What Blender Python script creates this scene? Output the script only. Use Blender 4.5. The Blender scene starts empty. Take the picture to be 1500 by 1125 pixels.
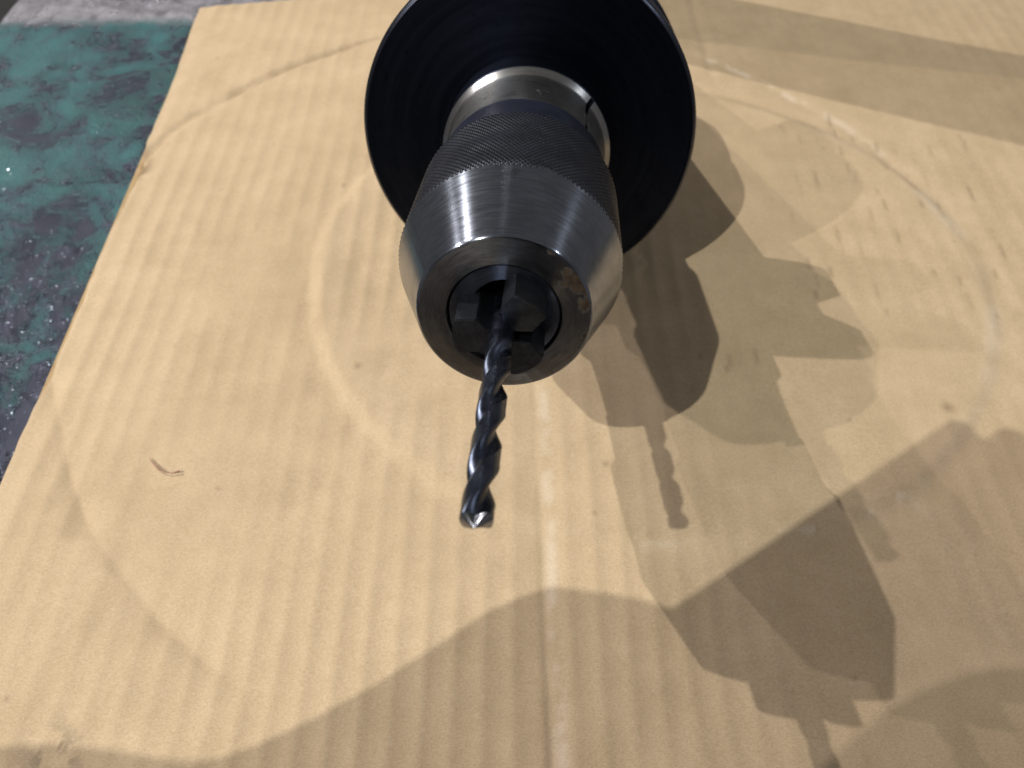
import bpy, bmesh, math, random
import numpy as np
from mathutils import Vector, Matrix

# ------------------------------------------------------------------ units: code in millimetres, scene in metres
MM = 0.001
scene = bpy.context.scene
col = scene.collection

# ------------------------------------------------------------------ camera
PITCH = math.radians(54.468)            # below the horizon
CAM_H = 196.8
cam_d = bpy.data.cameras.new('camera')
cam_d.sensor_width = 36.0
cam_d.lens = 36.0 * 1083.0 / 1500.0
cam_d.clip_start = 0.002
cam_d.clip_end = 50.0
cam_d.dof.use_dof = True
cam_d.dof.focus_distance = 0.160
cam_d.dof.aperture_fstop = 20.0
cam = bpy.data.objects.new('camera', cam_d)
cam.location = (0, 0, CAM_H * MM)
cam.rotation_euler = (math.pi / 2 - PITCH, 0, 0)
col.objects.link(cam)
scene.camera = cam

# ------------------------------------------------------------------ the dim hall around the bench
world = bpy.data.worlds.new('World')
scene.world = world
world.use_nodes = True
bg = world.node_tree.nodes['Background']
bg.inputs[0].default_value = (1.0, 0.94, 0.90, 1)
bg.inputs[1].default_value = 0.135

# ------------------------------------------------------------------ ceiling lamps (small bright LED heads, far away)
def lamp(name, d, dist, watt, color, radius=9.0):
    l = bpy.data.lights.new(name, 'POINT')
    l.energy = watt
    l.color = color
    l.shadow_soft_size = radius * MM
    o = bpy.data.objects.new(name, l)
    v = Vector(d).normalized() * dist
    o.location = (Vector((0.0, 95.0, 85.0)) + v) * MM
    col.objects.link(o)
    return o
lamp('ceiling_lamp', (-0.527, -0.482, 1.0), 1900, 89, (0.985, 0.965, 0.865), 8.5)
lamp('ceiling_lamp', (-1.083, -0.391, 1.0), 1900, 46, (1.0, 0.93, 0.90), 9)
lamp('ceiling_lamp', (-0.860, 0.560, 1.0), 2400, 118, (1.0, 0.935, 0.86), 10)
lamp('ceiling_lamp', (-1.250, 0.570, 1.0), 1600, 20, (1.0, 0.93, 0.88), 7)
lamp('ceiling_lamp', (0.95, 0.10, 0.80), 2600, 26, (0.90, 0.95, 1.0), 9)

scene.view_settings.view_transform = 'Standard'
scene.view_settings.look = 'None'
scene.view_settings.gamma = 1.0
scene.view_settings.use_curve_mapping = False
scene.view_settings.exposure = 0.10

# ------------------------------------------------------------------ helpers
rng = np.random.default_rng(7)
random.seed(7)

def tag(o, label=None, cat=None, group=None, kind=None):
    if label: o['label'] = label
    if cat: o['category'] = cat
    if group: o['group'] = group
    if kind: o['kind'] = kind
    return o

def empty(name, loc=(0, 0, 0)):
    o = bpy.data.objects.new(name, None)
    o.empty_display_size = 0.02
    o.location = Vector(loc) * MM
    col.objects.link(o)
    return o

def mesh_obj(name, verts, faces, mat=None, parent=None, smooth=True, angle=35):
    """verts in mm"""
    me = bpy.data.meshes.new(name)
    v = np.asarray(verts, dtype=np.float64) * MM
    me.from_pydata([tuple(q) for q in v.tolist()], [], [tuple(f) for f in faces])
    me.update()
    if smooth:
        me.shade_smooth()
        me.set_sharp_from_angle(angle=math.radians(angle))
    o = bpy.data.objects.new(name, me)
    if mat: me.materials.append(mat)
    col.objects.link(o)
    if parent: o.parent = parent
    return o

def grid_mesh(name, V, mat=None, parent=None, closed_u=False, smooth=True, angle=35, mask=None):
    """V: (n, m, 3) array of points in mm; fast numpy build. closed_u wraps the second index."""
    n, m, _ = V.shape
    i = np.arange(n - 1)[:, None]
    j = np.arange(m if closed_u else m - 1)[None, :]
    jn = (j + 1) % m
    F = np.stack([i * m + j + 0 * i, i * m + jn, (i + 1) * m + jn, (i + 1) * m + j], -1)
    if mask is not None:
        F = F[mask]
    F = F.reshape(-1, 4)
    used = np.unique(F)
    remap = -np.ones(n * m, dtype=np.int64)
    remap[used] = np.arange(len(used))
    F = remap[F]
    P = (V.reshape(-1, 3)[used] * MM).astype(np.float32)
    me = bpy.data.meshes.new(name)
    me.vertices.add(len(P))
    me.vertices.foreach_set('co', P.ravel())
    me.loops.add(F.size)
    me.loops.foreach_set('vertex_index', F.ravel().astype(np.int32))
    me.polygons.add(len(F))
    me.polygons.foreach_set('loop_start', (np.arange(len(F)) * 4).astype(np.int32))
    me.polygons.foreach_set('loop_total', np.full(len(F), 4, dtype=np.int32))
    me.update(calc_edges=True)
    me.validate()
    if smooth:
        me.shade_smooth()
        if angle: me.set_sharp_from_angle(angle=math.radians(angle))
    o = bpy.data.objects.new(name, me)
    if mat: me.materials.append(mat)
    col.objects.link(o)
    if parent: o.parent = parent
    return o

def lathe(name, prof, mat, parent=None, seg=160, angle=25, rfun=None):
    """prof: list of (axial, radius); rfun(theta, s, r) may carve it."""
    th = np.linspace(0, 2 * np.pi, seg, endpoint=False)
    V = np.zeros((len(prof), seg, 3))
    for k, (s, r) in enumerate(prof):
        rr = np.full(seg, float(r))
        if rfun is not None: rr = rfun(th, s, rr)
        V[k, :, 0] = rr * np.cos(th)
        V[k, :, 1] = rr * np.sin(th)
        V[k, :, 2] = s
    return grid_mesh(name, V, mat, parent, closed_u=True, angle=angle)

def vnoise(X, Y, scale, seed):
    """smooth value noise, -1..1"""
    g = np.random.default_rng(seed).uniform(-1, 1, (64, 64))
    x = X / scale; y = Y / scale
    x0 = np.floor(x).astype(int); y0 = np.floor(y).astype(int)
    fx = x - x0; fy = y - y0
    fx = fx * fx * (3 - 2 * fx); fy = fy * fy * (3 - 2 * fy)
    G = lambda a, b: g[a % 64, b % 64]
    return (G(x0, y0) * (1 - fx) * (1 - fy) + G(x0 + 1, y0) * fx * (1 - fy)
            + G(x0, y0 + 1) * (1 - fx) * fy + G(x0 + 1, y0 + 1) * fx * fy)

def fbm(X, Y, scale, seed, oct=4):
    t = 0; a = 1; n = 0
    for k in range(oct):
        t = t + a * vnoise(X + 13 * k, Y - 7 * k, scale / 2 ** k, seed + k); n += a; a *= 0.5
    return t / n

def sstep(a, b, x):
    t = np.clip((x - a) / (b - a), 0, 1)
    return t * t * (3 - 2 * t)

# ------------------------------------------------------------------ materials
class NT:
    def __init__(self, name):
        self.m = bpy.data.materials.new(name)
        self.m.use_nodes = True
        self.t = self.m.node_tree
        self.b = self.t.nodes['Principled BSDF']
        self.obj = None
    def n(self, kind, **kw):
        x = self.t.nodes.new(kind)
        for k, v in kw.items():
            if k.startswith('i_'):
                x.inputs[k[2:].replace('_', ' ')].default_value = v
            else: setattr(x, k, v)
        return x
    def l(self, a, b): self.t.links.new(a, b)
    def coord(self, scale=(1, 1, 1), loc=(0, 0, 0)):
        tc = self.n('ShaderNodeTexCoord')
        mp = self.n('ShaderNodeMapping')
        mp.inputs['Scale'].default_value = scale
        mp.inputs['Location'].default_value = loc
        self.l(tc.outputs['Object'], mp.inputs['Vector'])
        return mp.outputs[0]
    def noise(self, vec, scale, detail=4, rough=0.55, dist=0.0):
        x = self.n('ShaderNodeTexNoise')
        x.inputs['Scale'].default_value = scale
        x.inputs['Detail'].default_value = detail
        x.inputs['Roughness'].default_value = rough
        x.inputs['Distortion'].default_value = dist
        self.l(vec, x.inputs['Vector'])
        return x.outputs['Fac']
    def ramp(self, fac, stops, interp='LINEAR'):
        r = self.n('ShaderNodeValToRGB')
        r.color_ramp.interpolation = interp
        e = r.color_ramp.elements
        while len(e) < len(stops): e.new(0.5)
        for q, (p, c) in zip(e, stops):
            q.position = p
            q.color = (c, c, c, 1) if isinstance(c, (int, float)) else (*c, 1)
        self.l(fac, r.inputs[0])
        return r.outputs[0]
    def mix(self, fac, a, b, mode='MIX'):
        x = self.n('ShaderNodeMix', data_type='RGBA', blend_type=mode)
        for sock, v in ((x.inputs[0], fac), (x.inputs[6], a), (x.inputs[7], b)):
            if isinstance(v, (int, float)): sock.default_value = v if sock is x.inputs[0] or sock.type == 'VALUE' else (v, v, v, 1)
            elif isinstance(v, tuple): sock.default_value = (*v, 1)
            else: self.l(v, sock)
        return x.outputs[2]
    def math(self, op, a, b=None, clamp=False):
        x = self.n('ShaderNodeMath', operation=op, use_clamp=clamp)
        for k, v in enumerate((a, b)):
            if v is None: continue
            if isinstance(v, (int, float)): x.inputs[k].default_value = v
            else: self.l(v, x.inputs[k])
        return x.outputs[0]
    def bump(self, h, strength=0.3, dist=0.0001, chain=None):
        x = self.n('ShaderNodeBump')
        x.inputs['Strength'].default_value = strength
        x.inputs['Distance'].default_value = dist
        self.l(h, x.inputs['Height'])
        if chain is not None: self.l(chain, x.inputs['Normal'])
        return x.outputs[0]
    def set(self, **kw):
        names = dict(color='Base Color', rough='Roughness', metal='Metallic', normal='Normal', spec='Specular IOR Level', aniso='Anisotropic', tangent='Tangent', coat='Coat Weight')
        for k, v in kw.items():
            s = self.b.inputs[names[k]]
            if isinstance(v, (int, float)): s.default_value = v
            elif isinstance(v, tuple): s.default_value = (*v, 1)
            else: self.l(v, s)
        return self

def turned_steel(name, c0, c1, rough, aniso, ring_scale, rust=None, spots=0.35, metal=1.0, bump=0.06, rot=0.25):
    """steel turned on a lathe: tool marks run round the local Z axis"""
    t = NT(name)
    tc = t.n('ShaderNodeTexCoord')
    sep = t.n('ShaderNodeSeparateXYZ'); t.l(tc.outputs['Object'], sep.inputs[0])
    r = t.n('ShaderNodeVectorMath', operation='LENGTH')
    cxy = t.n('ShaderNodeCombineXYZ'); t.l(sep.outputs[0], cxy.inputs[0]); t.l(sep.outputs[1], cxy.inputs[1]); t.l(cxy.outputs[0], r.inputs[0])
    ang = t.math('ARCTAN2', sep.outputs[1], sep.outputs[0])
    cyl = t.n('ShaderNodeCombineXYZ')
    t.l(t.math('MULTIPLY', ang, 0.0016), cyl.inputs[0]); t.l(sep.outputs[2], cyl.inputs[1]); t.l(r.outputs['Value'], cyl.inputs[2])
    lines = t.noise(cyl.outputs[0], ring_scale, 5, 0.65)
    obj = tc.outputs['Object']
    blot = t.noise(obj, 140, 5, 0.6)
    spot = t.ramp(t.noise(obj, 420, 4, 0.6), [(0.60, 0.0), (0.72, 1.0)])
    base = t.mix(t.ramp(lines, [(0.3, 0.0), (0.7, 1.0)]), c0, c1)
    base = t.mix(t.math('MULTIPLY', spot, spots), base, tuple(0.35 * v for v in c0))
    base = t.mix(t.ramp(blot, [(0.45, 0.0), (0.75, 0.5)]), base, tuple(0.6 * v for v in c0))
    rg = t.math('ADD', t.math('MULTIPLY', lines, 0.14), t.math('ADD', t.math('MULTIPLY', blot, 0.16), rough - 0.15))
    met = metal
    if rust is not None:
        # a rust patch of its own shape on one side of the rim
        acc = None
        for (px, py, pz, rad, amt) in rust:
            vd = t.n('ShaderNodeVectorMath', operation='DISTANCE'); t.l(obj, vd.inputs[0]); vd.inputs[1].default_value = (px * MM, py * MM, pz * MM)
            q = t.math('SUBTRACT', 1.0, t.math('DIVIDE', vd.outputs['Value'], rad * MM), True)
            q = t.math('MULTIPLY', q, amt)
            acc = q if acc is None else t.math('MAXIMUM', acc, q)
        nz = t.noise(obj, 620, 8, 0.78)
        rm = t.ramp(t.math('ADD', acc, t.math('MULTIPLY', t.math('SUBTRACT', nz, 0.52), 2.2)), [(0.40, 0.0), (0.56, 1.0)])
        rc = t.ramp(t.noise(obj, 900, 4, 0.7), [(0.3, (0.016, 0.011, 0.008)), (0.7, (0.062, 0.044, 0.028))])
        base = t.mix(rm, base, rc)
        rg = t.math('MAXIMUM', rg, t.math('MULTIPLY', rm, 0.85))
        met = t.math('MULTIPLY', t.math('SUBTRACT', 1.0, t.math('MULTIPLY', rm, 1.0, True)), metal)
        base = t.mix(t.ramp(rm, [(0.0, 0.0), (0.3, 0.75), (0.6, 0.0)]), base, (0.05, 0.038, 0.028))
    tan = t.n('ShaderNodeTangent', direction_type='RADIAL', axis='Z')
    nb = t.bump(lines, bump, 0.00006)
    t.set(color=base, rough=rg, metal=met, aniso=aniso, tangent=tan.outputs[0], normal=nb)
    t.b.inputs['Anisotropic Rotation'].default_value = rot
    return t.m

M = {}
M['cone'] = turned_steel('ground_steel', (0.19, 0.213, 0.265), (0.32, 0.355, 0.43), 0.20, 0.87, 2600, spots=0.3, bump=0.04)
M['nose'] = turned_steel('faced_steel', (0.19, 0.19, 0.2), (0.32, 0.32, 0.325), 0.34, 0.75, 3000,
    rust=[(13.4, 8.6, 98, 4.6, 1.05), (16.2, 3.8, 98, 3.6, 1.05), (15.6, 6.6, 98, 3.4, 0.95), (9.0, 14.2, 98, 1.8, 0.85), (16.4, -3.8, 98, 2.3, 0.8), (15.8, -7.4, 98, 1.6, 0.8)])
M['collar'] = turned_steel('collar_steel', (0.30, 0.305, 0.315), (0.45, 0.455, 0.465), 0.30, 0.6, 2000,
    rust=[(-9, 19, 22, 3.0, 0.75), (4, 20, 24, 4.0, 0.55)])
M['jaw'] = turned_steel('jaw_steel', (0.070, 0.078, 0.095), (0.125, 0.135, 0.16), 0.36, 0.3, 2400)
M['sleeve'] = turned_steel('sleeve_steel', (0.20, 0.22, 0.27), (0.32, 0.34, 0.40), 0.32, 0.6, 3200)

M['oxide'] = turned_steel('black_oxide', (0.012, 0.016, 0.028), (0.021, 0.026, 0.042), 0.38, 0.35, 500, spots=0.5, bump=0.03)
M['rim'] = turned_steel('worn_oxide_rim', (0.03, 0.034, 0.05), (0.075, 0.083, 0.11), 0.34, 0.3, 900, spots=0.8)

t = NT('knurled_oxide')
v = t.coord()
c = t.ramp(t.noise(v, 130, 5, 0.6), [(0.3, (0.010, 0.012, 0.019)), (0.75, (0.023, 0.027, 0.039))])
sc = t.ramp(t.noise(v, 900, 2), [(0.70, 0.0), (0.76, 1.0)])
c = t.mix(t.math('MULTIPLY', sc, 0.25), c, (0.25, 0.25, 0.27))
t.set(color=c, rough=0.42, metal=0.55, spec=0.4)
M['knurl'] = t.m

t = NT('blued_ring')
v = t.coord()
t.set(color=t.ramp(t.noise(v, 200, 4), [(0.3, (0.006, 0.008, 0.018)), (0.7, (0.013, 0.017, 0.034))]), rough=0.42, spec=0.35)
M['blued'] = t.m

t = NT('drill_steel')
v = t.coord()
c = t.ramp(t.noise(v, 300, 4), [(0.3, (0.048, 0.058, 0.088)), (0.7, (0.105, 0.122, 0.165))])
t.set(color=c, rough=t.ramp(t.noise(v, 700, 4), [(0.3, 0.24), (0.7, 0.40)]), metal=1.0, normal=t.bump(t.noise(t.coord((1, 1, 0.2)), 4000, 2), 0.06, 0.00003))
M['drill'] = t.m
t = NT('drill_point_steel')
t.set(color=t.ramp(t.noise(t.coord(), 2500, 3), [(0.3, (0.26, 0.28, 0.33)), (0.7, (0.42, 0.44, 0.5))]), rough=0.25, metal=1.0)
M['drill_point'] = t.m

# kraft liner: fibres, mottling, plus scuffs, marks and painted light and shade carried by vertex attributes
t = NT('kraft_liner')
v = t.coord()
fib1 = t.noise(t.coord((1.0, 3.2, 1)), 700, 6, 0.65, 0.6)
fib2 = t.noise(t.coord((0.5, 2.4, 1), (3, 1, 0)), 2100, 4, 0.6, 0.8)
mot = t.noise(v, 55, 5, 0.6)
big = t.noise(v, 14, 3, 0.5)
c = t.ramp(mot, [(0.25, (0.412, 0.324, 0.216)), (0.75, (0.535, 0.427, 0.298))])
c = t.mix(t.ramp(big, [(0.35, 0.0), (0.7, 0.35)]), c, (0.445, 0.342, 0.226))
c = t.mix(0.40, c, t.ramp(fib1, [(0.25, (0.42, 0.32, 0.20)), (0.75, (0.66, 0.62, 0.55))]), 'SOFT_LIGHT')
c = t.mix(t.ramp(fib2, [(0.62, 0.0), (0.78, 0.22)]), c, (0.30, 0.20, 0.11))
at = t.n('ShaderNodeAttribute', attribute_name='scuff_and_light')
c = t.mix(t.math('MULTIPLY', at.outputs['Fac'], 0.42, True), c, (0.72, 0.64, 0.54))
at = t.n('ShaderNodeAttribute', attribute_name='mark_and_shade')
c = t.mix(t.math('MULTIPLY', at.outputs['Fac'], 1.0, True), c, (0.135, 0.085, 0.045))
at = t.n('ShaderNodeAttribute', attribute_name='grease')
c = t.mix(t.math('MULTIPLY', at.outputs['Fac'], 1.0, True), c, (0.045, 0.038, 0.032))
grain = t.noise(t.coord((1, 1.8, 1)), 1500, 5, 0.7, 0.4)
c = t.mix(t.ramp(grain, [(0.30, 0.38), (0.50, 0.0)]), c, (0.25, 0.175, 0.10))
c = t.mix(t.ramp(grain, [(0.50, 0.0), (0.72, 0.30)]), c, (0.70, 0.60, 0.47))
nb = t.bump(fib1, 0.4, 0.00014)
nb = t.bump(grain, 0.6, 0.00012, nb)
nb = t.bump(mot, 0.25, 0.0006, nb)
t.set(color=c, rough=0.72, spec=0.28, normal=nb)
M['kraft'] = t.m
t = NT('kraft_flute')
t.set(color=t.ramp(t.noise(t.coord(), 300, 4), [(0.3, (0.36, 0.25, 0.13)), (0.7, (0.47, 0.34, 0.19))]), rough=0.85, spec=0.2)
M['flute'] = t.m

# bench: green paint worn down to dark oily steel, bare along the rear edge
t = NT('worn_green_paint')
v = t.coord()
n1 = t.noise(v, 36, 8, 0.68, 0.8)
n2 = t.noise(t.coord((1, 1, 1), (0.2, 0.7, 0)), 130, 6, 0.65, 0.4)
n3 = t.noise(v, 11, 3, 0.5)
sep = t.n('ShaderNodeSeparateXYZ'); t.l(v, sep.inputs[0])
near = t.ramp(t.math('MULTIPLY', sep.outputs[1], 3.0, True), [(0.15, 1.0), (0.72, 0.0)])      # most worn where the work is done, towards the front
wear = t.math('ADD', t.math('ADD', t.math('MULTIPLY', n1, 0.65), t.math('MULTIPLY', n2, 0.35)), t.math('MULTIPLY', near, 0.175))
wearm = t.ramp(wear, [(0.43, 0.0), (0.58, 1.0)])
paint = t.ramp(n3, [(0.3, (0.021, 0.100, 0.102)), (0.5, (0.028, 0.135, 0.152)), (0.75, (0.014, 0.080, 0.052))])
paint = t.mix(0.35, paint, t.ramp(n2, [(0.3, (0.012, 0.05, 0.062)), (0.7, (0.045, 0.16, 0.175))]))
steel = t.ramp(n2, [(0.3, (0.018, 0.021, 0.036)), (0.7, (0.070, 0.078, 0.115))])
c = t.mix(wearm, paint, steel)
edge = t.math('ADD', t.math('MULTIPLY', sep.outputs[1], 1.0), t.math('MULTIPLY', t.math('SUBTRACT', n1, 0.5), 0.022))
em = t.ramp(t.math('MULTIPLY', t.math('SUBTRACT', edge, 0.360), 40.0, True), [(0.35, 0.0), (0.65, 1.0)])
bare = t.ramp(n2, [(0.35, (0.10, 0.10, 0.12)), (0.62, (0.34, 0.34, 0.39))])
c = t.mix(em, c, bare)
fine = t.noise(v, 1100, 3, 0.6)
nb = t.bump(n2, 0.5, 0.0012)
nb = t.bump(fine, 1.0, 0.0009, nb)
t.set(color=c, rough=t.mix(wearm, 0.42, 0.20), spec=0.5, normal=nb, metal=t.math('MULTIPLY', wearm, 0.7))
M['bench'] = t.m

t = NT('chip_steel')
t.set(color=t.ramp(t.noise(t.coord(), 800, 2), [(0.35, (0.10, 0.12, 0.16)), (0.65, (0.55, 0.62, 0.72))]), rough=0.28, metal=1.0)
M['chip'] = t.m
t = NT('dark_floor')
t.set(color=t.ramp(t.noise(t.coord(), 4, 6), [(0.3, (0.03, 0.03, 0.032)), (0.7, (0.07, 0.07, 0.075))]), rough=0.8)
M['floor'] = t.m
t = NT('brown_fibre')
t.set(color=t.ramp(t.noise(t.coord(), 900, 3), [(0.35, (0.27, 0.14, 0.10)), (0.7, (0.44, 0.29, 0.21))]), rough=0.7)
M['fibre'] = t.m
t = NT('navy_workwear')
t.set(color=t.ramp(t.noise(t.coord(), 40, 5), [(0.3, (0.020, 0.024, 0.036)), (0.7, (0.034, 0.040, 0.056))]), rough=0.9, spec=0.1)
M['cloth'] = t.m
t = NT('phone_glass')
t.set(color=t.ramp(t.noise(t.coord(), 30, 2), [(0.3, (0.012, 0.012, 0.014)), (0.7, (0.016, 0.016, 0.018))]), rough=0.25)
M['phone'] = t.m

# ------------------------------------------------------------------ setting: floor and bench top
def slab(name, x0, x1, y0, y1, z0, z1, mat, bev=1.5):
    bm = bmesh.new()
    bmesh.ops.create_cube(bm, size=1.0)
    for q in bm.verts:
        q.co = Vector(((x0 + x1) / 2 + q.co.x * (x1 - x0), (y0 + y1) / 2 + q.co.y * (y1 - y0), (z0 + z1) / 2 + q.co.z * (z1 - z0))) * MM
    if bev: bmesh.ops.bevel(bm, geom=list(bm.edges), offset=bev * MM, segments=3, affect='EDGES', profile=0.5)
    me = bpy.data.meshes.new(name); bm.to_mesh(me); bm.free()
    me.materials.append(mat)
    o = bpy.data.objects.new(name, me); col.objects.link(o)
    return o
fl = slab('floor', -3000, 3000, -3000, 3000, -880, -860, M['floor'], 0)
tag(fl, 'dark workshop floor below the bench', 'floor', kind='structure')

BENCH_Z = -5.0
bx = np.arange(-264, 520, 4.0); by = np.arange(-260, 404, 4.0)
BX, BY = np.meshgrid(bx, by)
BZ = BENCH_Z + 0.25 * fbm(BX, BY, 60, 50) - 0.6 * sstep(385, 403, BY) - 0.6 * sstep(-250, -264, BX)
V = np.stack([BX, BY, BZ], -1)
skirt = lambda row, dz: np.stack([row[:, 0], row[:, 1], row[:, 2] + dz], -1)
# wrap the border down to make it a solid top 30 mm thick
n, m = BX.shape
V = np.concatenate([skirt(V[0], -30)[None], V, skirt(V[-1], -30)[None]], 0)
L_ = V[:, :1].copy(); L_[..., 2] = BENCH_Z - 30
R_ = V[:, -1:].copy(); R_[..., 2] = BENCH_Z - 30
V = np.concatenate([L_, V, R_], 1)
bench = grid_mesh('workbench_top', V, M['bench'], angle=40)
tag(bench, 'worn teal green workbench top under the cardboard', 'workbench', kind='structure')

# ------------------------------------------------------------------ cardboard sheet
card = empty('cardboard_sheet', (0, 0, BENCH_Z))
tag(card, 'flat tan corrugated cardboard sheet with creases and ring dents lying on the bench', 'cardboard')
STEP = 0.75
xs = np.arange(-154, 330, STEP); ys = np.arange(-70, 380, STEP)
X, Y = np.meshgrid(xs, ys)
yy = np.array([-70, 60, 104, 200, 240, 254, 262, 300, 382]); ex = np.array([1.5, 0.5, 1.4, 0.4, 0.2, -0.2, -2.2, -3.0, -7.2])
shift = np.interp(ys, yy, ex) + 0.35 * vnoise(ys, ys * 0, 6, 3) + 0.5 * vnoise(ys, ys * 0, 25, 4)
Xw = X + shift[:, None] * (1 - sstep(-154, -90, X))
Yw = Y + sstep(200, 380, Y) * np.interp(X, [-154, -100, 330], [0, 10, 40])
PITCH_F = 7.6
amp = 0.080 + 0.085 * vnoise(X, Y, 48, 5) + 0.018 * vnoise(X, Y, 14, 7)
amp = amp * (1 - 0.55 * sstep(40, 150, X))
ph = 2 * np.pi * (Xw + 0.9 * vnoise(X, Y, 45, 6) + 0.15 * vnoise(X, Y, 13, 8)) / PITCH_F
Z = 1.15 * amp * np.cos(ph + 0.35 * np.sin(ph))
Z += 0.9 * fbm(X, Y, 150, 11, 2) + 0.24 * fbm(X, Y, 24, 12, 3) + 0.05 * fbm(X, Y, 6, 13, 2)
# scored crease running away from the camera, just right of the drill point
cr = Xw - (7.0 + 0.02 * (142 - Y)) - 0.35 * vnoise(Y, X * 0, 14, 15)
on = 0.75 + 0.25 * vnoise(Y, X * 0, 40, 16)
Z += on * (-1.25 * np.exp(-np.abs(cr) / 3.0) * (cr < 0) - 1.25 * np.exp(-np.abs(cr) / 4.2) * (cr >= 0))
cr2 = Xw - 93.5 - 0.3 * vnoise(Y, X * 0, 14, 17)
Z += -0.55 * np.exp(-(cr2 / 2.6) ** 2) * sstep(285, 320, Y)
# ring dents pressed in by something round
def polar(cx, cy, wob, seed):
    dx = Xw - cx; dy = Yw - cy
    return np.hypot(dx, dy) + wob * vnoise(X, Y, 30, seed), np.degrees(np.arctan2(dy, dx))
d1, a1 = polar(50, 195, 1.2, 21)
d1 = d1 - 1.0 / np.sqrt((np.cos(np.radians(a1)) / 123.5) ** 2 + (np.sin(np.radians(a1)) / 112.0) ** 2)
w1 = 0.75 + 0.25 * vnoise(X, Y, 26, 22)
Z += 1.5 * (0.75 + 0.45 * sstep(110, 150, np.abs(a1))) * w1 * (1 - sstep(-4.0, 1.8, d1)) - 0.45 * w1 * np.exp(-((d1 - 3) / 4.0) ** 2)
d2, a2 = polar(5, 193, 2.0, 23)
d2 = d2 - (167 + 5 * np.cos(np.radians(2 * a2 + 90)))
left = sstep(100, 125, np.abs(a2)) * (1 - 0.65 * ((a2 < -175) | (a2 > 172)))
w2 = (0.55 + 0.6 * vnoise(X, Y, 14, 24)) * left
up_l = left * (a2 > 90)
lo_l = left * sstep(-100, -125, a2)
Z += -1.6 * np.clip(0.75 + 0.45 * vnoise(X, Y, 14, 24), 0, 2) * up_l * np.exp(-((d2 - 1.0) / 2.4) ** 2)
Z += -1.9 * lo_l * (0.8 + 0.35 * vnoise(X, Y, 9, 25)) * np.where(d2 > 0, np.exp(-np.abs(d2) / 6.0), np.exp(-np.abs(d2) / 13.0))
right = np.exp(-((a2 - 45) / 26.0) ** 2)
Z += -0.3 * right * np.exp(-(d2 / 2.6) ** 2)
# crushed notch on the left edge where the crease meets it
nd = np.hypot((Xw + 153) / 3.2, (Y - 249) / 9.0)
Z += -1.5 * np.exp(-nd ** 2) * (0.6 + 0.4 * vnoise(X, Y, 2.5, 31))
# edge droops a little
Z += -0.5 * (1 - sstep(-154, -146, X)) - 0.4 * sstep(370, 380, Y)
# lies flat under the tool: pressed where the flange and the taper end rest
for (px, py) in ((7, 223), (11, 322)):
    Z += -0.25 * np.exp(-((X - px) ** 2 + (Y - py) ** 2) / 18.0 ** 2)
# shallow gouges on the flute tips at the right
gouge = np.zeros_like(Z)
grng = np.random.default_rng(5)
for k in range(60):
    gx = 132 + PITCH_F * grng.integers(-3, 9) + grng.normal(0, 0.6); gy = grng.uniform(165, 275); ln = grng.uniform(1.0, 5.0)
    gouge = np.maximum(gouge, np.exp(-((Xw - gx - 0.08 * (Y - gy)) / 0.8) ** 2 - ((Y - gy) / ln) ** 4) * grng.uniform(0.15, 0.7))
for (gx, gy, ln) in ((71.5, 147, 1.6), (73, 150, 3.2), (82, 152, 3.4), (63, 152, 1.6)):
    gouge = np.maximum(gouge, 0.6 * np.exp(-((Xw - gx) / 0.9) ** 2 - ((Y - gy) / ln) ** 4))
Z += -0.30 * gouge
VT = np.stack([Xw, Yw, Z], -1)
VT[..., 2] -= 0.15

def add_attr(o, name, arr):
    at = o.data.attributes.new(name, 'FLOAT', 'POINT')
    at.data.foreach_set('value', arr.astype(np.float32).ravel())

# attributes on the border-extended grid
def extend(A):
    A = np.concatenate([A[:1], A, A[-1:]], 0)
    return np.concatenate([A[:, :1], A, A[:, -1:]], 1)
VE = extend(VT)
VE[0, :, 2] -= 0.45; VE[-1, :, 2] -= 0.45; VE[1:-1, 0, 2] -= 0.45; VE[1:-1, -1, 2] -= 0.45
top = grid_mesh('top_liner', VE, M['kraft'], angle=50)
nz1 = fbm(X, Y, 5, 61, 3); nz2 = fbm(X, Y, 12, 62, 3)
scuff_and_light = np.zeros_like(Z)
scuff_and_light = np.maximum(scuff_and_light, right * np.exp(-((d2 - 1.5) / 2.2) ** 2) * sstep(-0.15, 0.35, nz1 + 0.3 * nz2))
rt = np.exp(-((a1 - 0) / 42.0) ** 2)
scuff_and_light = np.maximum(scuff_and_light, 0.75 * rt * np.exp(-((d1 + 2) / 3.0) ** 2) * sstep(-0.6, 0.5, nz2))
bt = np.exp(-((a1 + 62) / 42.0) ** 2)
scuff_and_light = np.maximum(scuff_and_light, 0.75 * bt * np.exp(-((d1 + 1) / 1.7) ** 2) * sstep(0.1, 0.45, nz1))
scuff_and_light = np.maximum(scuff_and_light, 0.35 * np.exp(-((Xw - 128 + 0.25 * (Y - 60)) / 2.0) ** 2) * (Y < 110) * sstep(-0.2, 0.4, nz1))
scuff_and_light = np.maximum(scuff_and_light, 0.9 * np.exp(-((cr - 2.6) / 1.7) ** 2) * sstep(-0.5, 0.3, nz1) * (Y < 200))  # worn crease edge, its lit side also brightened in the colour
scuff_and_light = np.maximum(scuff_and_light, 0.10 * sstep(-1.5, -6, d1) * sstep(-22, -8, d1) * ((a1 > 140) | (a1 < -120)))  # lit slope inside the left ring rim, brightened in the colour
mark_and_shade = gouge * 0.55
for k in range(24):
    mx = grng.uniform(-145, 170); my = grng.uniform(25, 330); rr = grng.uniform(0.4, 0.9)
    mark_and_shade = np.maximum(mark_and_shade, grng.uniform(0.12, 0.5) * np.exp(-((Xw - mx) ** 2 + (Y - my) ** 2) / rr ** 2))
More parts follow.
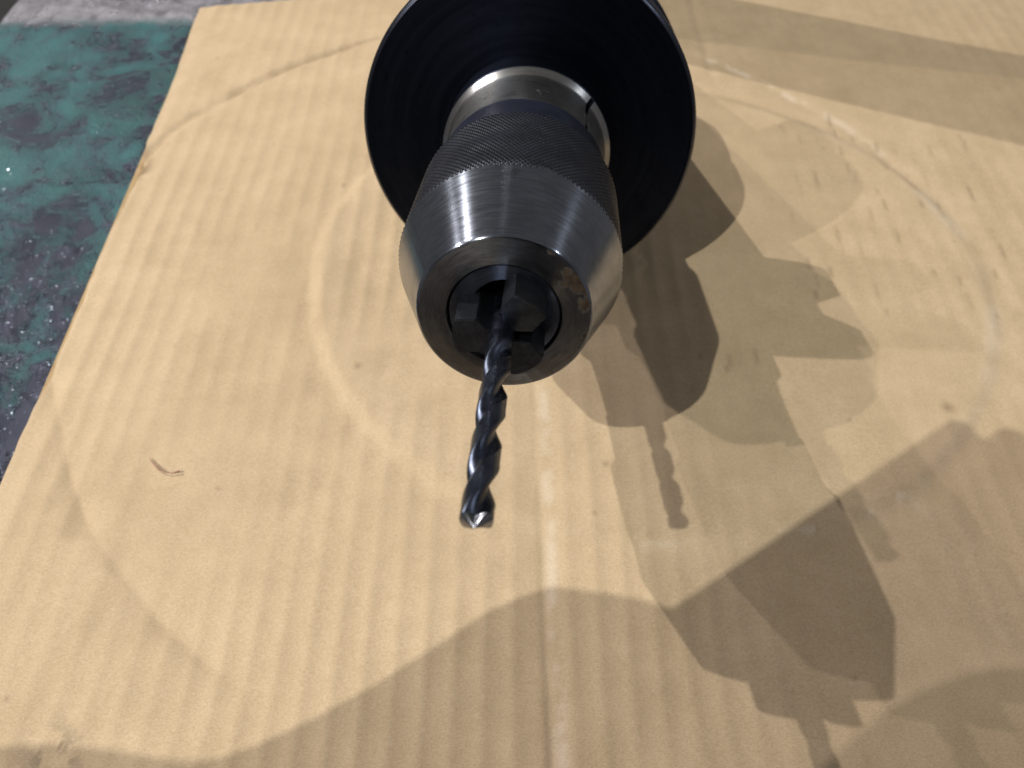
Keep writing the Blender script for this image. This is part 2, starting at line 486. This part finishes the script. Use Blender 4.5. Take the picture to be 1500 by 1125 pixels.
for (mx, my, rr, a_) in ((28.5, 110.5, 1.0, 0.55), (24, 94, 0.7, 0.5), (139.5, 131.5, 1.9, 0.55), (-51, 147, 1.2, 0.5)):
    mark_and_shade = np.maximum(mark_and_shade, a_ * np.exp(-((Xw - mx) ** 2 + (Y - my) ** 2) / rr ** 2))
mark_and_shade = np.maximum(mark_and_shade, 0.45 * np.exp(-((d2 - 0.8) / 1.8) ** 2) * left * (a2 > 90) * sstep(-0.4, 0.4, nz2))  # dent wall turned from the lamps, its shade put into the colour
mark_and_shade = np.maximum(mark_and_shade, 0.8 * np.exp(-nd ** 2) * sstep(-0.1, 0.3, nz1))
mark_and_shade = np.maximum(mark_and_shade, 0.16 * np.exp(-((X + 62) ** 2 + (Y - 190) ** 2) / 26.0 ** 2) * sstep(-0.4, 0.5, nz2))  # broad soft shade left of the chuck, put into the colour
grease = sstep(0.05, 0.25, fbm(X, Y, 3.2, 63, 3) + 0.5 * nz2) * np.exp(-((X + 111) ** 2 + (Y - 30) ** 2) / 6.5 ** 2) * 0.65
add_attr(top, 'scuff_and_light', extend(scuff_and_light)); add_attr(top, 'mark_and_shade', extend(mark_and_shade)); add_attr(top, 'grease', extend(grease))
top.parent = card
top.matrix_parent_inverse = Matrix.Translation(-card.location)
# fluting and bottom liner
fx = np.arange(-152.5, 328, 0.95); fy = np.array([-69.0, 379.0])
FX, FY = np.meshgrid(fx, fy)
FZ = -3.35 + 0.6 * np.cos(2 * np.pi * FX / PITCH_F)
FXs = FX + np.interp(FY, yy, ex) * (1 - sstep(-154, -90, FX))
fo = grid_mesh('fluting', np.stack([FXs, FY, FZ], -1), M['flute'], angle=80)
fo.parent = card; fo.matrix_parent_inverse = Matrix.Translation(-card.location)
gx = np.linspace(-153.5, 329, 90); gy = np.linspace(-69.5, 379.5, 70)
GX, GY = np.meshgrid(gx, gy)
GXs = GX + np.interp(GY, yy, ex) * (1 - sstep(-154, -90, GX))
bo = grid_mesh('bottom_liner', np.stack([GXs, GY, -4.1 + 0.12 * fbm(GX, GY, 40, 71)], -1), M['flute'], angle=80)
bo.parent = card; bo.matrix_parent_inverse = Matrix.Translation(-card.location)

# ------------------------------------------------------------------ tool holder with drill chuck
AX = Vector((-0.06477, -0.95689, 0.28315)).normalized()
XA = (Vector((1, 0, 0)) - AX * AX.x).normalized()
YA = AX.cross(XA)
ROT = Matrix((XA, YA, AX)).transposed().to_4x4()
DISC = Vector((4.756, 189.68, 57.86))
holder = empty('drill_chuck_holder', DISC)
holder.matrix_world = Matrix.Translation(DISC * MM) @ ROT
tag(holder, 'black flanged machine tool holder with silver keyless drill chuck lying on cardboard', 'drill chuck')

# flange: 100 mm disc with gripper groove and two drive slots at the rear
def flange_slots(th, s, r):
    if s < -13:
        for a0 in (90, 270):
            d = np.abs((np.degrees(th) - a0 + 180) % 360 - 180)
            hw = np.degrees(np.arcsin(12.8 / 50))
            r = np.where(d < hw, np.minimum(r, 36.0), r)
    return r
lathe('flange_rim', [(0.0, 48.8), (-0.1, 49.05), (-1.2, 49.95), (-1.6, 50.0)], M['rim'], holder, 240, 40)
prof = [(-1.6, 50.0), (-9.5, 50.0), (-10.2, 49.6),
        (-14.2, 43.2), (-14.9, 42.6), (-15.2, 42.6), (-19.1, 42.6), (-19.8, 43.2), (-23.8, 49.6), (-24.5, 50.0), (-33.8, 50.0), (-34.6, 49.7), (-35.0, 49.0), (-35.0, 35.2), (-38.0, 35.0)]
lathe('flange', prof, M['oxide'], holder, 240, 30, flange_slots)
lathe('flange_face', [(0.0, 22.5), (0.0, 30), (0.0, 40), (0.0, 48.8)], M['oxide'], holder, 240, 30)
lathe('taper_shank', [(-37.5, 34.9), (-38.2, 34.92), (-134.5, 20.9), (-136.5, 19.6), (-136.5, 13.0), (-132, 12.5), (-110, 12.5), (-110, 0.2)], M['collar'], holder, 160, 30)

# silver collar in front of the flange, split by a narrow slot
SLOT = math.radians(41.0)
def collar_slot(th, s, r):
    d = np.abs((th - SLOT + np.pi) % (2 * np.pi) - np.pi) * 23.0
    if s > 8.0:
        r = np.where(d < 0.75, r - 3.6, r)
    return r
lathe('hub', [(-0.2, 24.4), (10.9, 24.4), (11.3, 24.1), (11.3, 21.0)], M['oxide'], holder, 200, 25)
cp = [(11.0, 15.0), (11.0, 24.0), (11.25, 24.2), (11.6, 24.2), (11.8, 24.1), (13.1, 22.9), (13.6, 22.6), (14.2, 22.45), (18, 22.1), (24, 21.9), (33.8, 21.8), (33.8, 12.0)]
# dense angular sampling near the slot keeps its walls crisp
th0 = np.linspace(0, 2 * np.pi, 220, endpoint=False)
th1 = SLOT + np.array([-0.80, -0.755, -0.745, -0.4, 0, 0.4, 0.745, 0.755, 0.80]) / 23.0
th = np.sort(np.concatenate([th0[np.abs(th0 - SLOT) > 0.045], th1]))
V = np.zeros((len(cp), len(th), 3))
for k, (s, r) in enumerate(cp):
    rr = collar_slot(th, s, np.full(len(th), float(r)))
    V[k, :, 0] = rr * np.cos(th); V[k, :, 1] = rr * np.sin(th); V[k, :, 2] = s
collar = grid_mesh('collar', V, M['collar'], holder, closed_u=True, angle=25)

lathe('rear_ring', [(33.0, 12.0), (33.0, 21.6), (33.4, 22.3), (46.6, 22.7), (47.6, 23.0), (48.6, 23.6), (49.3, 23.8), (49.3, 12.0)], M['blued'], holder, 200, 25)

# chuck sleeve: knurled band and ground cone share one carved height field, split where the cone cuts the knurl
S0, S1, SN = 49.0, 80.0, 98.12
R_K, R_SH, R_N = 24.45, 24.30, 17.40
NT_ = 138
SEG = NT_ * 10
sv = np.concatenate([np.arange(S0, 78.0, 0.24), np.arange(78.0, 82.0, 0.09), np.arange(82.0, SN - 0.5, 0.8), [SN - 0.5, SN - 0.35, SN - 0.18, SN - 0.05, SN]])
th = np.linspace(0, 2 * np.pi, SEG, endpoint=False)
TH, S = np.meshgrid(th, sv)
pitch = 2 * np.pi * 24.4 / NT_
def tri(x):
    x = x - np.floor(x)
    return np.abs(2 * x - 1)
uu = TH * NT_ / (2 * np.pi)
k30 = math.tan(math.radians(31)) / pitch
g1 = tri(uu + S * k30); g2 = tri(uu - S * k30)
depth = 0.42 * np.clip(1.25 * np.minimum(g1, 1.0) - 0.25, 0, 1) * 0.75 + 0.42 * np.clip(1.25 * g2 - 0.25, 0, 1) * 0.55
rk = R_K - depth * (0.85 + 0.3 * vnoise(TH * 24, S, 5, 81))
rk = np.where(S < S0 + 0.8, np.minimum(rk, R_K - 0.42 + 0.4 * (S - S0)), rk)
rc = R_SH - (S - S1) * (R_SH - R_N) / (SN - S1)
edge_r = np.interp(S, [SN - 0.5, SN - 0.35, SN - 0.18, SN - 0.05, SN], [0, 0.02, 0.09, 0.2, 0.36])
rc = rc - np.where(S > SN - 0.51, edge_r, 0)
is_cone = (rc < rk)
R = np.minimum(rk, rc)
V = np.stack([R * np.cos(TH), R * np.sin(TH), S], -1)
q = is_cone.astype(int)
qq = q[:-1] + q[1:] + np.roll(q, -1, 1)[:-1] + np.roll(q, -1, 1)[1:]
cone_mask = qq >= 2
grid_mesh('knurled_sleeve', V, M['knurl'], holder, closed_u=True, angle=60, mask=~cone_mask)
grid_mesh('tapered_nose', V, M['cone'], holder, closed_u=True, angle=60, mask=cone_mask)

lathe('nose_face', [(SN - 0.004, R_N - 0.36), (SN, R_N - 0.40), (SN, 16.0), (SN, 14.0), (SN, 11.75), (SN - 0.1, 11.55), (SN - 0.35, 11.45), (SN - 12, 11.45)], M['nose'], holder, 220, 30)
# inner sleeve: bevelled front annulus and dark bore
lathe('inner_sleeve', [(86.5, 11.15), (96.9, 11.15), (97.3, 10.95), (96.7, 9.2), (95.8, 7.0), (95.2, 6.6), (80.0, 6.4), (80.0, 0.05)], M['sleeve'], holder, 160, 25)

# three jaws that close on the drill
def jaw(ang):
    w = 3.8; ro = 9.4; s0, s1 = 84.0, 105.2
    pts = []
    # cross-section in (radial, tangential): outer arc, flats, 120 degree point on the drill
    oa = math.asin(w / ro)
    for k in range(9):
        q = -oa + 2 * oa * k / 8
        pts.append((ro * math.cos(q), ro * math.sin(q)))
    pts += [(4.7, w), (2.05, 1.15), (2.05, -1.15), (4.7, -w)]
    n = len(pts)
    bm = bmesh.new()
    bot = [bm.verts.new((x * MM, y * MM, s0 * MM)) for x, y in pts]
    topv = []
    for x, y in pts:
        sl = -0.9 * max(0.0, (4.5 - x) / 4.5)                  # end face falls back towards the drill
        topv.append(bm.verts.new((x * MM, y * MM, (s1 + sl) * MM)))
    bm.faces.new(bot[::-1]); ft = bm.faces.new(topv)
    for k in range(n):
        bm.faces.new((bot[k], bot[(k + 1) % n], topv[(k + 1) % n], topv[k]))
    bmesh.ops.bevel(bm, geom=[e for e in bm.edges if e in ft.edges], offset=0.22 * MM, segments=2, affect='EDGES')
    bmesh.ops.transform(bm, matrix=Matrix.Rotation(ang, 4, 'Z'), verts=bm.verts)
    bmesh.ops.recalc_face_normals(bm, faces=bm.faces)
    me = bpy.data.meshes.new('jaw'); bm.to_mesh(me); bm.free()
    me.materials.append(M['jaw'])
    me.shade_smooth(); me.set_sharp_from_angle(angle=math.radians(25))
    o = bpy.data.objects.new('jaw', me); col.objects.link(o); o.parent = holder
    return o
for a in (51, 182, 307): jaw(math.radians(a))

# ------------------------------------------------------------------ twist drill held in the jaws
drill = empty('drill_bit')
drill.matrix_world = Matrix.Translation(DISC * MM + AX * (SN * MM)) @ ROT
tag(drill, 'dark blue steel twist drill bit gripped in the chuck jaws', 'drill bit')
RD = 2.5; TIP = 54.6; LEAD = 25.0; RUN = 9.5
lathe('shank', [(-14, 0.05), (-14, RD - 0.05), (RUN - 0.5, RD - 0.05), (RUN + 0.3, RD - 0.05)], M['drill'], drill, 48, 30)
NP = 96
tv = np.concatenate([np.arange(RUN, TIP - 1.6, 0.28), np.linspace(TIP - 1.55, TIP, 12)])
phi = np.linspace(0, 2 * np.pi, NP, endpoint=False)
def section(p):
    """two flutes: radius fraction over the polar angle"""
    x = ((p / np.pi) % 1.0)                      # half-turn symmetric
    fl = np.where(x < 0.60, 0.5 - 0.5 * np.cos(2 * np.pi * x / 0.60), 0.0)
    fl = np.clip(fl, 0, 1) ** 0.75
    land = np.where((x > 0.68) & (x < 0.98), 0.02, 0.0)   # body clearance behind the margin
    return fl, land
PH0 = math.radians(60)
rows = []
for tt in tv:
    f_, ld = section(phi)
    dep = float(sstep(RUN, RUN + 6.0, tt))
    r = RD * (1 - 0.58 * f_ * dep - ld * dep)
    tw = PH0 - 2 * math.pi * (TIP - tt) / LEAD * (1)
    ang = phi + tw
    zz = np.full(NP, tt)
    zz = np.minimum(zz, TIP - r * math.tan(math.radians(31)))
    if tt > TIP - 1.56:
        # point: scale rows in towards the axis along the 118 degree cone
        k = (tt - (TIP - 1.55)) / 1.55
        rr = r * (1 - k) + 0.0 * k
        zz = np.minimum(TIP - 1.55 + 0 * rr, TIP - r * 0.601)
        zz = np.minimum(zz * (1 - k) + TIP * k, TIP - rr * 0.601)
        r = rr
    rows.append(np.stack([r * np.cos(ang), r * np.sin(ang), zz], -1))
V = np.array(rows)
npt = 12
grid_mesh('fluted_body', V[:-npt + 1], M['drill'], drill, closed_u=True, angle=40)
grid_mesh('cutting_point', V[-npt:], M['drill_point'], drill, closed_u=True, angle=25)

# ------------------------------------------------------------------ short curled fibre on the cardboard
def tube(name, pts, rad, mat, parent=None, seg=10):
    P = np.array(pts, float)
    t_ = np.linspace(0, len(P) - 1, 40)
    Q = np.stack([np.interp(t_, np.arange(len(P)), P[:, k]) for k in range(3)], -1)
    for _ in range(6): Q[1:-1] = 0.25 * Q[:-2] + 0.5 * Q[1:-1] + 0.25 * Q[2:]
    r = np.interp(t_, np.arange(len(P)), rad)
    T = np.gradient(Q, axis=0); T /= np.linalg.norm(T, axis=1)[:, None]
    N = np.cross(T, [0, 0, 1.0]); N /= np.linalg.norm(N, axis=1)[:, None]
    B = np.cross(T, N)
    a = np.linspace(0, 2 * np.pi, seg, endpoint=False)
    V = Q[:, None] + r[:, None, None] * (np.cos(a)[None, :, None] * N[:, None] + np.sin(a)[None, :, None] * B[:, None])
    V = np.concatenate([Q[:1, None].repeat(seg, 1), V, Q[-1:, None].repeat(seg, 1)], 0)
    return grid_mesh(name, V, mat, parent, closed_u=True, angle=60)
fb = tube('brown_fibre', [(-110.5, 112.6, 0.4), (-109, 110.8, 0.75), (-107, 108.9, 0.9), (-104.8, 107.6, 0.7), (-102.6, 107.2, 0.6), (-100.8, 107.6, 0.75), (-99.9, 107.9, 0.7)],
          [0.08, 0.22, 0.28, 0.18, 0.16, 0.26, 0.32], M['fibre'])
tag(fb, 'short curled brown fibre lying on the left part of the cardboard', 'fibre')

# ------------------------------------------------------------------ fine metal chips strewn over the bench beside the cardboard
crng = np.random.default_rng(17)
cv = []; cf = []
while len(cf) < 4 * 2600:
    px = crng.uniform(-262, -156); py = 60 + 300 * crng.beta(1.1, 3.0)
    if py > 210 and crng.random() < 0.85: continue
    sz = crng.uniform(0.15, 0.7); a = crng.uniform(0, 6.283)
    k = len(cv)
    tilt = crng.normal(0, 0.45, 2)
    for (u, w, h) in ((1, 0, 0), (-0.5, 0.8, 0), (-0.6, -0.6, 0), (0.1, 0.05, 0.35)):
        x = sz * (u * math.cos(a) - w * math.sin(a)); y = sz * (u * math.sin(a) + w * math.cos(a))
        cv.append((px + x, py + y, BENCH_Z + 0.28 + sz * h + x * tilt[0] + y * tilt[1]))
    cf += [(k, k + 1, k + 3), (k + 1, k + 2, k + 3), (k + 2, k, k + 3), (k, k + 2, k + 1)]
chips = mesh_obj('metal_chips', cv, cf, M['chip'], smooth=False)
tag(chips, 'fine glinting metal chips strewn over the green bench left of the cardboard', 'metal chips', kind='stuff')

# ------------------------------------------------------------------ added post, unseen behind the flange, there to cast the upper right shade band
def post():
    prof = [(0, 0.1), (0, 36), (1.5, 38), (14, 38), (15.5, 37), (16, 32), (295, 32), (297, 31), (298, 29), (298, 0.1)]
    o = lathe('shade_post', prof, M['collar'], None, 48, 30)
    o.location = Vector((2, 400, 0.4)) * MM
    return o
tag(post(), 'upright round post added unseen behind the black flange to cast shade at upper right', 'post')

# ------------------------------------------------------------------ the photographer, out of frame: blocks the lamps behind and leaves the soft-edged shade at lower right
VIEW = Vector((0, math.cos(PITCH), -math.sin(PITCH)))
E1 = Vector((1, 0, 0)); E2 = Vector((0, math.sin(PITCH), math.cos(PITCH)))
PSI = math.radians(35.7)
U_ = E1 * math.cos(PSI) + E2 * math.sin(PSI)
V_ = -E1 * math.sin(PSI) + E2 * math.cos(PSI)
CAMP = Vector((0, 0, CAM_H))
bm = bmesh.new()
bmesh.ops.create_cube(bm, size=1.0)
for q in bm.verts: q.co = Vector((q.co.x * 148, q.co.y * 72, q.co.z * 8)) * MM
bmesh.ops.bevel(bm, geom=[e for e in bm.edges if abs((e.verts[0].co - e.verts[1].co).normalized().z) > 0.9], offset=10 * MM, segments=6, affect='EDGES')
bmesh.ops.bevel(bm, geom=[e for e in bm.edges if abs(e.calc_face_angle(0)) > 1.2], offset=1.5 * MM, segments=2, affect='EDGES')
me = bpy.data.meshes.new('phone'); bm.to_mesh(me); bm.free(); me.materials.append(M['phone'])
phone = bpy.data.objects.new('phone', me); col.objects.link(phone)
pc = CAMP - VIEW * 7.5 + U_ * (-35.5) + V_ * (19 - 36)
phone.matrix_world = Matrix.Translation(pc * MM) @ Matrix((U_, V_, -VIEW)).transposed().to_4x4()
tag(phone, 'dark phone held above the cardboard, seen only by its shadow', 'phone')

def P3(u, v, w=0): return pc + U_ * u + V_ * v - VIEW * w
J = {}
verts = []; edges = []; rad = []
def jn(name, p, r, prev=None):
    J[name] = len(verts); verts.append(Vector(p) * MM); rad.append(r * MM)
    if prev is not None: edges.append((J[prev], J[name]))
jn('pelvis', (0, -520, 20), 135)
jn('waist', (0, -510, 180), 125, 'pelvis'); jn('chest', (0, -470, 360), 140, 'waist'); jn('upper', (0, -440, 470), 110, 'chest')
jn('neck', (0, -410, 545), 52, 'upper'); jn('head', (0, -375, 620), 78, 'neck'); jn('crown', (0, -365, 700), 84, 'head'); jn('top', (0, -375, 765), 55, 'crown')
for sd, s in (('l', -1), ('r', 1)):
    jn(sd + 'sh', (s * 180, -430, 450), 58, 'upper')
    jn(sd + 'el', (s * 300 if s > 0 else -350, -300 if s > 0 else -150, 150), 42, sd + 'sh')
    jn(sd + 'hip', (s * 90, -530, -60), 85, 'pelvis'); jn(sd + 'kn', (s * 100, -520, -440), 60, sd + 'hip')
    jn(sd + 'an', (s * 105, -540, -800), 42, sd + 'kn'); jn(sd + 'ft', (s * 115, -440, -835), 28, sd + 'an')
# left hand grips the left end of the phone
lw = Vector((-142, -72, 182)); 
jn('lcuff', (-208, -76, 176), 43, 'lel'); jn('lfore', (-168, -79, 182), 33, 'lcuff'); jn('lwr', lw, 27, 'lfore'); jn('lpalm', (-102, -40, 184), 25, 'lwr'); jn('lkn', (-68, -25, 186), 20, 'lpalm'); jn('lkn2', (-46, -29, 186), 14, 'lkn')
for k, (u, v, w) in enumerate(((-70, 22, 14), (-62, 8, 16), (-60, -8, 16), (-60, -24, 16))):
    jn('lf%da' % k, P3(-84, v + 2, 14), 10, 'lkn' if k < 2 else 'lpalm'); jn('lf%db' % k, P3(u + 4, v, w), 8.5, 'lf%da' % k); jn('lf%dc' % k, P3(u + 22, v, 11), 7.5, 'lf%db' % k)
jn('lta', P3(-84, -34, -2), 11, 'lpalm'); jn('ltb', P3(-64, -28, -12), 9, 'lta')
# right hand steadies the right end
jn('rwr', (150, -50, 228), 27, 'rel'); jn('rheel', (62, -62, 222), 46, 'rwr'); jn('rheel2', (14, -84, 214), 46, 'rheel'); jn('rpalm', (85, -14, 238), 26, 'rwr'); jn('rkn', (27, 0, 234), 22, 'rpalm')
for k, (u, v, w) in enumerate(((66, 12, 15), (62, -4, 16), (60, -18, 16), (60, -32, 16))):
    jn('rf%da' % k, P3(84, v, 14), 10, 'rkn' if k < 2 else 'rpalm'); jn('rf%db' % k, P3(u, v, w), 8.5, 'rf%da' % k); jn('rf%dc' % k, P3(u - 18, v, 11), 7.5, 'rf%db' % k)
jn('rta', P3(84, -36, -2), 11, 'rpalm'); jn('rtb', P3(64, -28, -12), 9, 'rta')
me = bpy.data.meshes.new('person')
me.from_pydata([tuple(q) for q in verts], edges, [])
person = bpy.data.objects.new('person', me); col.objects.link(person)
sk = person.modifiers.new('skin', 'SKIN'); sk.use_smooth_shade = True
for k, d in enumerate(me.skin_vertices[0].data):
    d.radius = (rad[k], rad[k]); d.use_root = (k == 0)
ss = person.modifiers.new('sub', 'SUBSURF'); ss.levels = 2; ss.render_levels = 2
me.materials.append(M['cloth'])
tag(person, 'photographer in dark workwear leaning over the bench, present only as a shadow at lower right', 'person')
